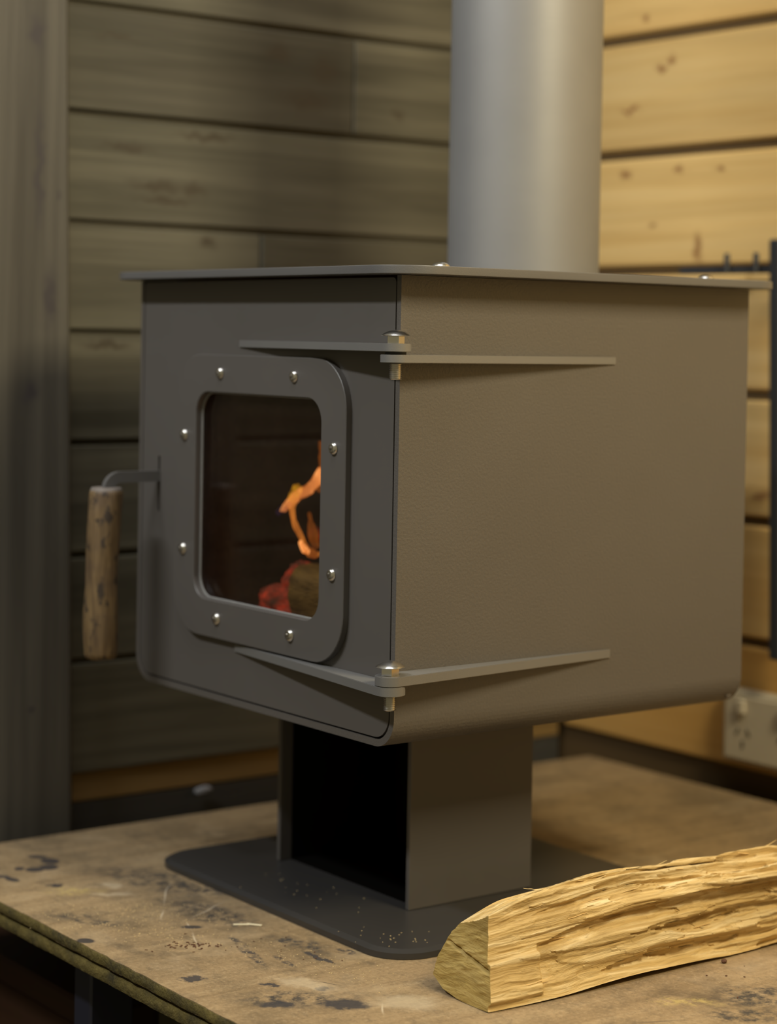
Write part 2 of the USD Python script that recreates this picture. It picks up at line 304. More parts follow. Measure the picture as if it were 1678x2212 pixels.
def log_mat(name, axis_scale, cols, streak, bump=0.5):
    g = Graph(); P = g('geometry')('position')
    wob = g('vector_math', math_type='scale', vector1=g('vector_math', math_type='subtract', vector1=g('noise_texture', vector=P, scale=14.0, detail=2.0)('color'), vector2=(0.5, 0.5, 0.5))('vector'), scale=0.016)('vector')
    Q = g.add(P, wob)
    a = g.noise(g.map(Q, axis_scale), 1.0, 4, 0.6)
    h = g.noise(g.map(Q, tuple(c * 5.5 for c in axis_scale)), 1.0, 3, 0.6)
    p_ = g.noise(g.map(Q, tuple(c * 0.3 for c in axis_scale)), 1.0, 3, 0.5)
    col = g.ramp(a, [(0.25, cols[0]), (0.48, cols[1]), (0.75, cols[2])])
    col = g.mix(g('map_range', value=p_, from_min=0.5, from_max=0.7, to_min=0, to_max=0.6, clamp=True)('result'), col, W(streak))
    col = g.mix(g('map_range', value=h, from_min=0.5, from_max=0.75, to_min=0, to_max=0.45, clamp=True)('result'), col, W([c * 0.55 for c in cols[0]]))
    n = g('bump', height=g.math('add', a, g.math('multiply', h, 0.6)), strength=bump, distance=0.003)('normal')
    b = g('principled_bsdf', base_color=col, roughness=0.62, normal=n, specular_ior_level=0.3)
    return g.build(name, b('BSDF'))
M['split_wood'] = log_mat('split_wood', (120, 3.2, 120), [(0.33, 0.205, 0.066), (0.59, 0.415, 0.175), (0.83, 0.69, 0.42)], (0.29, 0.205, 0.088))
M['sawn_end'] = log_mat('sawn_end', (14, 60, 120), [(0.26, 0.17, 0.045), (0.42, 0.29, 0.085), (0.58, 0.43, 0.16)], (0.30, 0.20, 0.06))
M['log_bark'] = log_mat('log_bark', (60, 12, 60), [(0.10, 0.07, 0.035), (0.20, 0.14, 0.07), (0.32, 0.23, 0.11)], (0.13, 0.10, 0.06), 0.8)
M['splinter'] = plain('splinter_wood', (0.58, 0.38, 0.14), 0.6)
M['burning'] = log_mat('burning_wood', (12, 90, 90), [(0.05, 0.035, 0.012), (0.15, 0.11, 0.035), (0.24, 0.18, 0.06)], (0.06, 0.045, 0.02), 0.8)
def grip_mat():
    g = Graph(); P = g('geometry')('position')
    a = g.noise(g.map(P, (130, 130, 14)), 1.0, 4, 0.6, 0.5)
    s_ = g.noise(g.map(P, (100, 100, 60)), 1.0, 3, 0.5)
    col = g.ramp(a, [(0.25, (0.075, 0.045, 0.020)), (0.5, (0.155, 0.098, 0.042)), (0.75, (0.25, 0.165, 0.075))])
    low = g.noise(P, 30, 2)
    col = g.mix(g('map_range', value=low, from_min=0.45, from_max=0.7, to_min=0, to_max=0.7, clamp=True)('result'), col, (0.085, 0.052, 0.033))
    col = g.mix(g('map_range', value=s_, from_min=0.56, from_max=0.66, to_min=0, to_max=0.9, clamp=True)('result'), col, (0.028, 0.019, 0.015))
    b = g('principled_bsdf', base_color=col, roughness=0.6, normal=g('bump', height=a, strength=0.4, distance=0.002)('normal'))
    return g.build('stick_wood', b('BSDF'))
M['grip'] = grip_mat()
M['grip_end'] = plain('stick_end', (0.19, 0.16, 0.14), 0.6)
M['outlet'] = plain('outlet_plastic', (0.52, 0.46, 0.35), 0.35)
M['outlet_pin'] = plain('outlet_slot', (0.10, 0.085, 0.06), 0.6)
M['white_scrap'] = plain('white_scrap', (0.26, 0.26, 0.28), 0.8)
M['chip'] = plain('chip_wood', (0.80, 0.70, 0.48), 0.7)
M['dust'] = plain('sawdust', (0.66, 0.50, 0.26), 0.8)
M['crumb'] = plain('bark_crumb', (0.10, 0.042, 0.020), 0.8)

# ------------------------------------------------------------------ building helpers
BASE, COUNT = {}, {}
def free(parent, name):
    k = (parent, name); n = COUNT.get(k, 0); COUNT[k] = n + 1
    return f'{parent}/{name}' + (f'_{n:03d}' if n else '')
def tag(prim, label=None, category=None, group=None, kind=None):
    for a, b in (('label', label), ('category', category), ('group', group), ('kind', kind)):
        if b: prim.SetCustomDataByKey(a, b)
    return prim
def thing(name, base, label=None, category=None, group=None, kind=None):
    path = free('/World', name)
    x = UsdGeom.Xform.Define(stage, path)
    x.AddTranslateOp().Set(Gf.Vec3d(base[0], base[1], base[2] + ZO))
    BASE[path] = np.array(base, float)
    return tag(x.GetPrim(), label, category, group, kind)
def obj(name, mesh, mat, parent=None, smooth=False, label=None, category=None, group=None, kind=None):
    v, f = arr(mesh)
    if parent is None:
        path = free('/World', name)
        base = np.array([*(v.min(0) + v.max(0))[:2] / 2, v[:, 2].min()])
        BASE[path] = base
    else:
        pp = str(parent.GetPath()); path = free(pp, name)
        base = BASE['/'.join(pp.split('/')[:3])]
    m = usdkit.mesh(stage, path, (v - base, f), M[mat], smooth=smooth)
    if parent is None: m.AddTranslateOp().Set(Gf.Vec3d(base[0], base[1], base[2] + ZO))
    return tag(m.GetPrim(), label, category, group, kind)
def arr(mesh):
    if hasattr(mesh, 'to_mesh'):
        mm = mesh.to_mesh(); return np.array(mm.vert_properties[:, :3], float), np.array(mm.tri_verts)
    if isinstance(mesh, tuple):
        v, f = np.asarray(mesh[0], float), np.asarray(mesh[1], int)
        if f.shape[1] == 4: f = np.vstack([f[:, [0, 1, 2]], f[:, [0, 2, 3]]])
        return v, f
    return np.array(mesh.vertices, float), np.array(mesh.faces)
def join(*ms):
    V, F, n = [], [], 0
    for m in ms:
        v, f = arr(m); V.append(v); F.append(f + n); n += len(v)
    return np.vstack(V), np.vstack(F)
def cbox(lo, hi, c=0.001):
    """A box with chamfered edges."""
    lo, hi = np.array(lo, float), np.array(hi, float); ctr, h = (lo + hi) / 2, (hi - lo) / 2
    c = min(c, 0.45 * h.min()); pts = []
    for s in np.ndindex(2, 2, 2):
        sg = np.array(s) * 2 - 1
        for k in range(3):
            d = np.full(3, 0.0); d[[j for j in range(3) if j != k]] = c
            pts.append(ctr + sg * (h - d))
    return trimesh.convex.convex_hull(np.array(pts))
def prism(poly, axis, a, b):
    """Extrudes a polygon: axis z: (x, y) from a to b; y: (x, z); x: (y, z)."""
    m = trimesh.creation.extrude_polygon(poly, b - a)
    v = np.array(m.vertices); f = np.array(m.faces)
    if axis == 'z': v = v + [0, 0, a]
    elif axis == 'y': v = np.stack([v[:, 0], b - v[:, 2], v[:, 1]], 1)
    else: v = np.stack([v[:, 2] + a, v[:, 0], v[:, 1]], 1)
    return v, f
def rrect(x0, y0, x1, y1, r, n=10):
    """Corner radius r or (r of lower left, lower right, upper right, upper left); counter-clockwise ring, same count for any radius."""
    r = (r,) * 4 if np.ndim(r) == 0 else r
    out = []
    for (cx, cy, a0, rr) in ((x0, y0, 180, r[0]), (x1, y0, 270, r[1]), (x1, y1, 0, r[2]), (x0, y1, 90, r[3])):
        sx, sy = (1 if cx == x0 else -1), (1 if cy == y0 else -1)
        for t in np.radians(np.linspace(a0, a0 + 90, n + 1)):
            out.append((cx + sx * rr + rr * math.cos(t), cy + sy * rr + rr * math.sin(t)))
    return np.array(out)
def loft(rings, closed=False, caps=True):
    """Quads between rings of equal count; caps are fans round the middle."""
    n = len(rings[0]); V = np.vstack(rings); F = []
    k = np.arange(n); k2 = (k + 1) % n
    R = len(rings)
    for i in range(R if closed else R - 1):
        a, b = i * n, ((i + 1) % R) * n
        F.append(np.stack([a + k, a + k2, b + k2], 1)); F.append(np.stack([a + k, b + k2, b + k], 1))
    if caps and not closed:
        V = np.vstack([V, rings[0].mean(0), rings[-1].mean(0)]); c0, c1 = len(V) - 2, len(V) - 1
        F.append(np.stack([k2, k, np.full(n, c0)], 1)); F.append(np.stack([(R - 1) * n + k, (R - 1) * n + k2, np.full(n, c1)], 1))
    return V, np.vstack(F)
def slab(x0, y0, x1, y1, z0, z1, r, b):
    """A flat plate with rounded corners and softened edges."""
    rg = []
    for z, i in ((z0, b), (z0 + b * 0.3, b * 0.3), (z0 + b, 0), (z1 - b, 0), (z1 - b * 0.3, b * 0.3), (z1, b)):
        p = rrect(x0 + i, y0 + i, x1 - i, y1 - i, max(r - i, 0.0005))
        rg.append(np.column_stack([p, np.full(len(p), z)]))
    return loft(rg)
def lathe(profile, n=40):
    """(r, z) from bottom to top, closed with fans."""
    a = np.linspace(0, 2 * math.pi, n, endpoint=False)
    return loft([np.column_stack([max(r, 1e-5) * np.cos(a), max(r, 1e-5) * np.sin(a), np.full(n, z)]) for r, z in profile])
def move(m, t, R=None):
    v, f = arr(m)
    if R is not None: v = v @ np.asarray(R).T
    return v + np.array(t), f
ROT_FRONT = np.array([[1, 0, 0], [0, 0, -1], [0, 1, 0.0]])     # turns +z to -y
def rotz(a): c, s = math.cos(a), math.sin(a); return np.array([[c, -s, 0], [s, c, 0], [0, 0, 1.0]])
def tube(path, rad, n=10, flat=1.0, up_=None):
    """A tube along points, radius per point; flat squeezes it along y."""
    P = np.array(path, float); T = np.gradient(P, axis=0); T /= np.linalg.norm(T, axis=1, keepdims=True)
    ref = np.array(up_ if up_ is not None else (0, 1.0, 0)); rg = []; a = np.linspace(0, 2 * math.pi, n, endpoint=False)
    for p, t, r in zip(P, T, np.broadcast_to(rad, len(P))):
        u = np.cross(t, ref); u /= np.linalg.norm(u); w = np.cross(u, t)
        rg.append(p + r * (np.outer(np.cos(a), u) + flat * np.outer(np.sin(a), w)))
    return loft(rg)
def spline(pts, n):
    pts = np.array(pts, float); t = np.linspace(0, 1, len(pts))
    from scipy.interpolate import CubicSpline
    return CubicSpline(t, pts)(np.linspace(0, 1, n))

# ------------------------------------------------------------------ the room
S = dict(kind='structure')
obj('floor', cbox((XW - 0.2, -2.6, FLOOR - 0.05), (2.6, YW + 0.2, FLOOR), 0.002), 'floor', label='grey concrete workshop floor under the bench', **S)

# left wall: dark weathered boards with recessed joints
wl = thing('wall_left', (XW, 0, FLOOR), 'wall of dark weathered grey-brown horizontal timber boards behind the stove', kind='structure')
obj('backing_board', cbox((XW - 0.05, -1.3, -0.130), (XW - 0.007, YW + 0.03, 1.3), 0.001), 'wall_left_board', wl)
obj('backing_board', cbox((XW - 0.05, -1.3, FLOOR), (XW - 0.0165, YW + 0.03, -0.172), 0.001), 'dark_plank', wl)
zl = [-0.139, -0.018, 0.096, 0.216, 0.334, 0.451, 0.568, 0.684, 0.800, 0.917, 1.034, 1.15]
GAP = 0.0065
for i in range(len(zl) - 1):
    ends = [-1.3, YW - 0.001]
    if i == 4: ends = [-1.3, 0.272, YW - 0.001]
    if i == 6: ends = [-1.3, 0.395, YW - 0.001]
    for a, b in zip(ends[:-1], ends[1:]):
        dx = rng.uniform(-0.0012, 0.0012)
        top, bot = zl[i + 1] - GAP / 2, zl[i] + GAP / 2 * (i > 0)
        obj('plank', cbox((XW - 0.016, a + 0.0006, bot), (XW + dx, b - 0.0006, top), 0.0016), 'grey_timber', wl)
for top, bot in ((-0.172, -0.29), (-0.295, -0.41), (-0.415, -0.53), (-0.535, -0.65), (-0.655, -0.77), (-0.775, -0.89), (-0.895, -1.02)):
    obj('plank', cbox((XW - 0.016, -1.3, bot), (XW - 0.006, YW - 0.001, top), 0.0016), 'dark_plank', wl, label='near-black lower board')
# raw batten showing under the boards
obj('trim_1', cbox((XW - 0.045, -1.25, -0.1712), (XW - 0.005, YW - 0.002, -0.1385), 0.0015), 'raw_batten', label='strip of raw yellow-brown timber along the foot of the dark boards', **S)
# post
pv, pf = arr(cbox((XW + 0.001, -0.21, FLOOR), (-0.61, 0.0249, 1.2), 0.004))
pv[:, 1] -= (pv[:, 2] + 0.02) * 0.0201
obj('trim_2', (pv, pf), 'grey_post', label='upright grey weathered timber post at the left edge of the picture', **S)

# back wall: pale pine boards
wb = thing('wall_back', (0, YW, FLOOR), 'wall of pale yellow pine boards behind the flue on the right', kind='structure')
obj('backing_board', cbox((XW - 0.05, YW + 0.007, FLOOR), (1.7, YW + 0.05, 1.3), 0.001), 'wall_back_board', wb)
zb_ = [-0.157, -0.0095, 0.1305, 0.2755, 0.4215, 0.565, 0.707, 0.851, 0.995, 1.14, 1.285]
GB = 0.0115
for i in range(len(zb_) - 1):
    dy = rng.uniform(-0.001, 0.001)
    bot = zb_[i] + (GB / 2 if i else 0)
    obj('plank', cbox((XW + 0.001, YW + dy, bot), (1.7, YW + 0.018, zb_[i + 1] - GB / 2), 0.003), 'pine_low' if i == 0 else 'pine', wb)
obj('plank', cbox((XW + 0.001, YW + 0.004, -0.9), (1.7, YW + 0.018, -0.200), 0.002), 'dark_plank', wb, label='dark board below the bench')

# ------------------------------------------------------------------ workbench
bench = thing('workbench', (0.3, 0.27, FLOOR), 'worn plywood workbench with dark stains and a doubled yellow-brown edge, under the stove', 'workbench')
BX0, BY0, BX1, BY1 = -0.5625, -0.168, 1.15, 0.703
def rough_edge_board(z0, z1, inset, seed):
    """Sheet whose front and left edges are chipped a little."""
    n = 500
    xs = np.linspace(BX0 + inset, BX1, n)
    e = 0.0016 * (meshkit.fbm(np.stack([xs * 60, np.full(n, 0.3), np.full(n, seed * 1.7)], 1), 4, seed) - 0.5) * 2
    front = np.column_stack([xs, BY0 + inset + e])
    pts = np.vstack([front, [[BX1, BY1], [BX0 + inset, BY1]]])
    return Polygon(pts)
T1, T2 = ZT - 0.0095, ZT - 0.0125
pt = rough_edge_board(0, 0, 0.0, 3)
v, f = prism(pt, 'z', T1, ZT)
v2 = v.copy()
top = obj('top_sheet', (v, f), 'bench', bench)
# the edge band, thin strip in front of the sheet's core
def edge_band(poly_pts, z0, z1, out):
    n = len(poly_pts); rg = []
    P = np.array(poly_pts)
    zs = np.linspace(z0, z1, 5)
    V = []; 
    j = np.concatenate([[0.0015], np.zeros(3), [0.0015]])
    for k, z in enumerate(zs):
        w = 0.0010 * (meshkit.fbm(np.column_stack([P[:, 0] * 150, np.full(n, z * 300), np.full(n, 2.0)]), 3, 5) - 0.5)
        V.append(np.column_stack([P[:, 0], P[:, 1] - out + j[k] * 0.6 - w, np.full(n, z)]))
    for k in (4, 0):
        V.append(np.column_stack([P[:, 0], P[:, 1] + 0.001, np.full(n, zs[k])]))
    V = np.array(V); R = len(V); F = []
    for i in range(R):
        a, b = i * n, ((i + 1) % R) * n
        q = np.arange(n - 1)
        F.append(np.stack([a + q, a + q + 1, b + q + 1], 1)); F.append(np.stack([a + q, b + q + 1, b + q], 1))
    for e, flip in ((0, 1), (n - 1, 0)):
        ids = [i * n + e for i in range(R)]
        for i in range(1, R - 1):
            F.append(np.array([[ids[0], ids[i], ids[i + 1]] if not flip else [ids[0], ids[i + 1], ids[i]]]))
    return V.reshape(-1, 3), np.vstack(F)
front = np.array(pt.exterior.coords)[:500]
o = np.array(pt.exterior.coords); front = o[(o[:, 1] < BY0 + 0.01)]; front = front[np.argsort(front[:, 0])]; front = front[np.append(True, np.diff(front[:, 0]) > 1e-6)]
obj('sheet_edge', edge_band(front, T1 + 0.0003, ZT - 0.0006, 0.0012), 'bench_edge', bench, smooth=40, label='chipped yellow-brown edge of the upper sheet')
obj('groove_strip', cbox((BX0 + 0.004, BY0 + 0.004, T2), (BX1, BY1, T1), 0.0002), 'bench_groove', bench, label='dark gap between the two sheets')
low = rough_edge_board(0, 0, 0.001, 9)
obj('lower_sheet', prism(low, 'z', T2 - 0.0105, T2), 'bench_edge', bench)
o = np.array(low.exterior.coords); fr2 = o[(o[:, 1] < BY0 + 0.01)]; fr2 = fr2[np.argsort(fr2[:, 0])]; fr2 = fr2[np.append(True, np.diff(fr2[:, 0]) > 1e-6)]
obj('sheet_edge', edge_band(fr2, T2 - 0.0102, T2 - 0.0003, 0.0012), 'bench_edge', bench, smooth=40, label='chipped yellow-brown edge of the lower sheet')
ZU = T2 - 0.0105
LEGX = -0.2605
for lx, ly in ((LEGX, BY0 + 0.028), (1.05, BY0 + 0.028), (LEGX, 0.60), (1.05, 0.60)):
    obj('leg', cbox((lx - 0.0155, ly, FLOOR), (lx + 0.0155, ly + 0.042, ZU - 0.0002), 0.002), 'navy_steel', bench, label='square dark navy steel leg')
# things kept under the bench
obj('wooden_board', cbox((-0.288, -0.05, FLOOR), (0.9, -0.03, ZU - 0.001), 0.002), 'olive_panel', label='olive-brown board standing under the bench behind the steel leg', category='board')
ch = thing('storage_chest', (-0.45, 0.10, FLOOR), 'dark red-brown wooden chest under the bench in the lower left corner', 'chest')
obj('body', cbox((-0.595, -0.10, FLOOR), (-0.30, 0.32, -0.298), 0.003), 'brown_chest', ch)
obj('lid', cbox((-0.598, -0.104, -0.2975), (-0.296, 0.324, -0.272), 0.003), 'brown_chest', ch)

# ------------------------------------------------------------------ wood stove
H, D, WD, TH = 0.385, 0.396, 0.4287, 0.0058
ZB = -0.1701
st = thing('wood_stove', (-WD / 2, D / 2, ZT), 'matt dark grey steel wood stove with a glazed door, on a pedestal over the bench', 'stove')
r = 0.026
def bend(cx, cz, a0, a1, n=12):
    return [(cx + (r - TH / 2) * math.cos(t), cz + (r - TH / 2) * math.sin(t)) for t in np.radians(np.linspace(a0, a1, n))]
path = [(-WD + TH / 2, H)] + bend(-WD + r, r, 180, 270) + bend(-r, r, 270, 360) + [(-TH / 2, H)]
shell = LineString(path).buffer(TH / 2, cap_style=2, join_style=1, quad_segs=4)
def bevel_prism_y(poly, y0, y1, b):
    ext = np.array(poly.exterior.coords)[:-1]
    return prism(poly, 'y', y0, y1)
obj('firebox_shell', prism(shell, 'y', 0, D), 'stove_paint', st, smooth=30)
obj('back_plate', prism(sbox(-WD + TH + 0.0005, TH + 0.0005, -TH - 0.0005, H), 'y', D - 0.012, D - 0.006), 'stove_smooth', st)
ov = 0.0295
tp = obj('top_plate', slab(-WD - ov, -0.0240, ov, D + 0.024, H + 0.0004, H + 0.0074, 0.040, 0.0007), 'plate_paint', st, smooth=40)
for by in (0.048, 0.352):
    obj('dome_bolt', move(lathe([(0.0078, 0), (0.0082, 0.0005), (0.0075, 0.0022), (0.0058, 0.0038), (0.0030, 0.0047), (0.0, 0.0050)]), (-0.012, by, H + 0.0074)), 'stainless', tp, smooth=40, label='stainless dome-headed bolt on the top plate')
# firebrick lining and baffle
bricks = [((-WD + TH + 0.001, 0.03, 0.03), (-WD + TH + 0.02, 0.205, 0.30)), ((-WD + TH + 0.001, 0.2065, 0.03), (-WD + TH + 0.02, D - 0.014, 0.30)),
          ((-TH - 0.02, 0.03, 0.03), (-TH - 0.001, 0.205, 0.30)), ((-TH - 0.02, 0.2065, 0.03), (-TH - 0.001, D - 0.014, 0.30)),
          ((-WD + 0.03, D - 0.034, 0.03), (-0.216, D - 0.0125, 0.30)), ((-0.2145, D - 0.034, 0.03), (-0.03, D - 0.0125, 0.30)),
          ((-WD + 0.012, 0.012, TH + 0.001), (-0.216, D - 0.014, 0.028)), ((-0.2145, 0.012, TH + 0.001), (-0.012, D - 0.014, 0.028))]
for lo_, hi_ in bricks: obj('firebrick', cbox(lo_, hi_, 0.002), 'firebrick', st)
obj('baffle', cbox((-WD + TH + 0.002, 0.075, 0.302), (-TH - 0.002, D - 0.013, 0.318), 0.002), 'firebrick', st)

# door
DX0, DX1, DZ0, DZ1 = -WD + TH + 0.0017, -TH - 0.0017, TH + 0.0017, 0.3832
fx, fz = -0.208, 0.1870
FO, FOz, FI, FIz = 0.1410, 0.1290, 0.1040, 0.0947
hole = Polygon(rrect(fx - FI - 0.006, fz - FIz - 0.006, fx + FI + 0.006, fz + FIz + 0.006, 0.022))
slot = sbox(-0.3915, 0.165, -0.3875, 0.2175)
dpoly = Polygon(rrect(DX0, DZ0, DX1, DZ1, (0.0195, 0.0195, 0.004, 0.004))).difference(hole).difference(slot)
door = obj('door', prism(dpoly, 'y', 0.0, 0.006), 'stove_smooth', st, smooth=30)
obj('latch_slot', cbox((-0.396, 0.0061, 0.160), (-0.383, 0.0075, 0.222), 0.0002), 'slot', door, label='black vertical latch slot')
# window frame: raised ring with softened edges
def xz(p, y): return np.column_stack([p[:, 0], np.full(len(p), y), p[:, 1]])
ro, ri, b_ = 0.044, 0.021, 0.0006
outr = lambda i: rrect(fx - FO + i, fz - FOz + i, fx + FO - i, fz + FOz - i, ro - i)
inr = lambda i: rrect(fx - FI - i, fz - FIz - i, fx + FI + i, fz + FIz + i, ri + i)
rings = [xz(outr(0), -0.0002), xz(outr(0), -0.006 + b_), xz(outr(b_), -0.006), xz(inr(b_), -0.006), xz(inr(0), -0.006 + b_), xz(inr(0), -0.0002)]
fv, ff = loft(rings, closed=True)
frame = obj('window_frame', (fv, ff[:, ::-1]), 'stove_smooth', door, smooth=30)
rings = [xz(inr(0.0035), 0.0), xz(inr(0.0035), 0.0022), xz(inr(-0.0008), 0.0022), xz(inr(-0.0014), 0.0012), xz(inr(-0.0008), 0.0001)]
gv, gf = loft(rings, closed=True)
obj('glass_gasket', (gv, gf[:, ::-1]), 'gasket', door, smooth=40, label='pale grey rope gasket round the glass')
rings = [xz(inr(0.004), 0.0024), xz(inr(0.004), 0.0062)]
pv, pf = loft(rings)
obj('window_glass', (pv, pf[:, ::-1]), 'glass', door, label='sooty heat-proof glass')
screw_prof = [(0.0053, 0.0), (0.0055, 0.0005), (0.0053, 0.0013), (0.0046, 0.0024), (0.0036, 0.0031), (0.0024, 0.00335)]
def hexring(rad, z): a = np.radians(np.arange(24) * 15.0); rr = rad * np.cos(np.pi / 6) / np.cos((a % (np.pi / 3)) - np.pi / 6); return np.column_stack([rr * np.cos(a), rr * np.sin(a), np.full(24, z)])
def circ(rad, z): a = np.radians(np.arange(24) * 15.0); return np.column_stack([rad * np.cos(a), rad * np.sin(a), np.full(24, z)])
screw = loft([circ(a, z) for a, z in screw_prof[:-1]] + [circ(0.0027, 0.00325), hexring(0.0024, 0.00320), hexring(0.0023, 0.0009)])
for sx, sz in ((-0.0613, 0.1116), (0.0613, 0.1116), (0.1238, 0.053), (0.1238, -0.053), (0.0613, -0.1116), (-0.0613, -0.1116), (-0.1238, -0.053), (-0.1238, 0.053)):
    obj('frame_screw', move(screw, (-0.2079 + sx, -0.006, 0.1879 + sz), ROT_FRONT), 'stainless', door, smooth=35, label='stainless button-head socket screw')

# hinges: two welded tapering arms and a coach bolt each
PV = np.array([0.0124, -0.0134]); PR = 0.0123
def arm(pts): return unary_union([Polygon(pts), Point(*PV).buffer(PR, 24)]).convex_hull
door_arm = unary_union([Polygon([(-0.2455, -0.0002), (-0.2455, -0.0012), (-0.012, -0.0002)]), Point(*PV).buffer(PR, 24)]).convex_hull.intersection(sbox(-1, -1, 1, -0.0002)).union(Point(*PV).buffer(PR, 24).difference(sbox(-1, -0.0002, 0.0003, 1)))
side_arm = unary_union([Polygon([(0.0002, 0.2315), (0.0012, 0.2315), (0.0002, 0.012)]), Point(*PV).buffer(PR, 24)]).convex_hull.intersection(sbox(0.0002, -1, 1, 1)).union(Point(*PV).buffer(PR, 24).difference(sbox(-1, -0.0002, 0.0003, 1)))
def biggest(p): return max(p.geoms, key=lambda q: q.area) if hasattr(p, 'geoms') else p
door_arm, side_arm = biggest(door_arm), biggest(side_arm)
def bevelled(poly, z0, z1, b=0.0004):
    return join(prism(poly.buffer(-b), 'z', z0, z0 + b), prism(poly, 'z', z0 + b, z1 - b), prism(poly.buffer(-b), 'z', z1 - b, z1))
obj('hinge_arm', bevelled(door_arm, 0.3231, 0.3297), 'raw_arm', door, smooth=30)
obj('hinge_arm', bevelled(side_arm, 0.3143, 0.3209), 'raw_arm', st, smooth=30)
obj('hinge_arm', bevelled(side_arm, 0.0567, 0.0645), 'raw_arm', st, smooth=30)
obj('hinge_arm', bevelled(door_arm, 0.0488, 0.0564), 'raw_arm', door, smooth=30)
def coach_bolt(zhead, znut, ang):
    """zhead: underside of the head; the shank runs down to znut."""
    head = lathe([(0.0116, 0.0), (0.0120, 0.0004), (0.0106, 0.0018), (0.0080, 0.0034), (0.0046, 0.0046), (0.0, 0.0050)], 48)
    neck = cbox((-0.00515, -0.00515, -0.0085), (0.00515, 0.00515, 0.0001), 0.0004)
    prof = [(0.0044, znut - zhead), (0.0049, znut - zhead + 0.0004)]
    z = znut - zhead + 0.0004
    while z < -0.030 + 0.012 and z < -0.012:
        prof += [(0.0053, z + 0.00045), (0.0045, z + 0.00115)]; z += 0.0015
    prof += [(0.0050, -0.0085)]
    return [move(m, (PV[0], PV[1], zhead), rotz(ang)) for m in (head, neck, lathe(prof, 28))]
for zh, zn, an in ((0.3358, 0.3008, math.radians(26)), (0.0712, 0.0362, math.radians(17))):
    hd, nk, sh = coach_bolt(zh, zn, an)
    bolt = obj('hinge_bolt', join(hd, nk), 'stainless', st, smooth=35, label='stainless dome-head coach bolt through the hinge')
    obj('thread', sh, 'stainless', bolt, smooth=20)
# washer-like collar between the arms
obj('hinge_washer', move(lathe([(0.0085, 0), (0.0085, 0.0022)], 30), (PV[0], PV[1], 0.3209)), 'socket_dark', st, smooth=35, label='dark washer between the upper hinge arms')

# handle: bent flat bar with a stick for a grip
hx = -0.3895
hp = LineString([(0.004, 0.1985)] + [(-0.042 + 0.012 * math.cos(t) * 1.0 - 0.0, 0.1865 + 0.012 * math.sin(t)) for t in np.radians(np.linspace(90, 180, 9))] + [(-0.054, 0.150)]).buffer(0.0052, cap_style=2, join_style=1)
hb = obj('door_handle', prism(hp, 'x', hx - 0.0030, hx + 0.0030), 'plate_paint', st, smooth=30, label='bent flat steel latch bar')
GZ0, GZ1 = 0.0285, 0.1885
zs = np.linspace(GZ0, GZ1, 60); an = np.linspace(0, 2 * math.pi, 40, endpoint=False); rg = []
for i, z in enumerate(zs):
    t = (z - GZ0) / (GZ1 - GZ0)
    rad = 0.0152 + 0.0006 * math.sin(9 * t) + 0.0007 * (t < 0.45) * math.sin(t / 0.45 * math.pi)
    e = min(t, 1 - t) * (GZ1 - GZ0)
    rad -= 0.0022 * max(0, 1 - e / 0.004) ** 2
    cx_ = hx + 0.002 * math.sin(t * 3.4 - 0.5); cy_ = -0.0570 + 0.0030 * (t - 0.5) - 0.0030 * math.sin(math.pi * t) * (t < 2)
    pts = np.column_stack([np.cos(an), np.sin(an)])
    nn = meshkit.fbm(np.column_stack([pts * 1.6, np.full(40, t * 3.5)]), 3, 4) - 0.5
    R_ = rad + 0.0028 * nn
    rg.append(np.column_stack([cx_ + R_ * pts[:, 0], cy_ + R_ * pts[:, 1], np.full(40, z)]))
grip = obj('wooden_grip', loft(rg), 'grip', hb, smooth=40, label='mottled brown stick used as a grip')
R_end = np.array(rg[-2]); ctr = R_end.mean(0)
obj('grip_end', loft([ctr + (R_end - ctr) * 0.98, np.column_stack([(ctr + (R_end - ctr) * 0.90)[:, :2], np.full(40, GZ1 + 0.0006)])]), 'grip_end', hb, smooth=40, label='pale cut top of the stick')

# pedestal and base
PX0, PX1, PY0, PY1 = -0.3231, -0.1075, 0.0968, 0.236
for x in (PX0, PX1 - 0.005):
    obj('pedestal_side', cbox((x, PY0, ZB + 0.0001), (x + 0.005, PY1, -0.0002), 0.0005), 'stove_smooth', st)
obj('pedestal_back', cbox((PX0 + 0.0052, PY1 - 0.005, ZB + 0.0001), (PX1 - 0.0052, PY1, -0.0002), 0.0005), 'shade_black', st)  # real back panel, its black colour is painted shade
for x in (PX0 + 0.0052, PX1 - 0.0064):  # thin black sheets added to paint shade on the inner sides
    obj('pedestal_liner', cbox((x, PY0 + 0.013, ZB + 0.0002), (x + 0.0012, PY1 - 0.0054, -0.0004), 0.0002), 'shade_black', st)
obj('pedestal_liner', cbox((PX0 + 0.0066, PY0 + 0.013, ZB + 0.0002), (PX1 - 0.0066, PY1 - 0.0054, ZB + 0.0012), 0.0002), 'shade_black', st)  # floor sheet, added: painted shade from the shadow line back
def base_ring(z, i):
    p = rrect(-0.4125 + i, 0.0085 + i, -0.0065 - i, 0.362 - i, 0.040 - i); return np.column_stack([p, np.full(len(p), z)])
obj('base_plate', loft([base_ring(ZT + 0.0001, 0.0005), base_ring(ZT + 0.0006, 0), base_ring(ZB - 0.0026, 0), base_ring(ZB, 0.0052)]), 'base_paint', st, smooth=22)

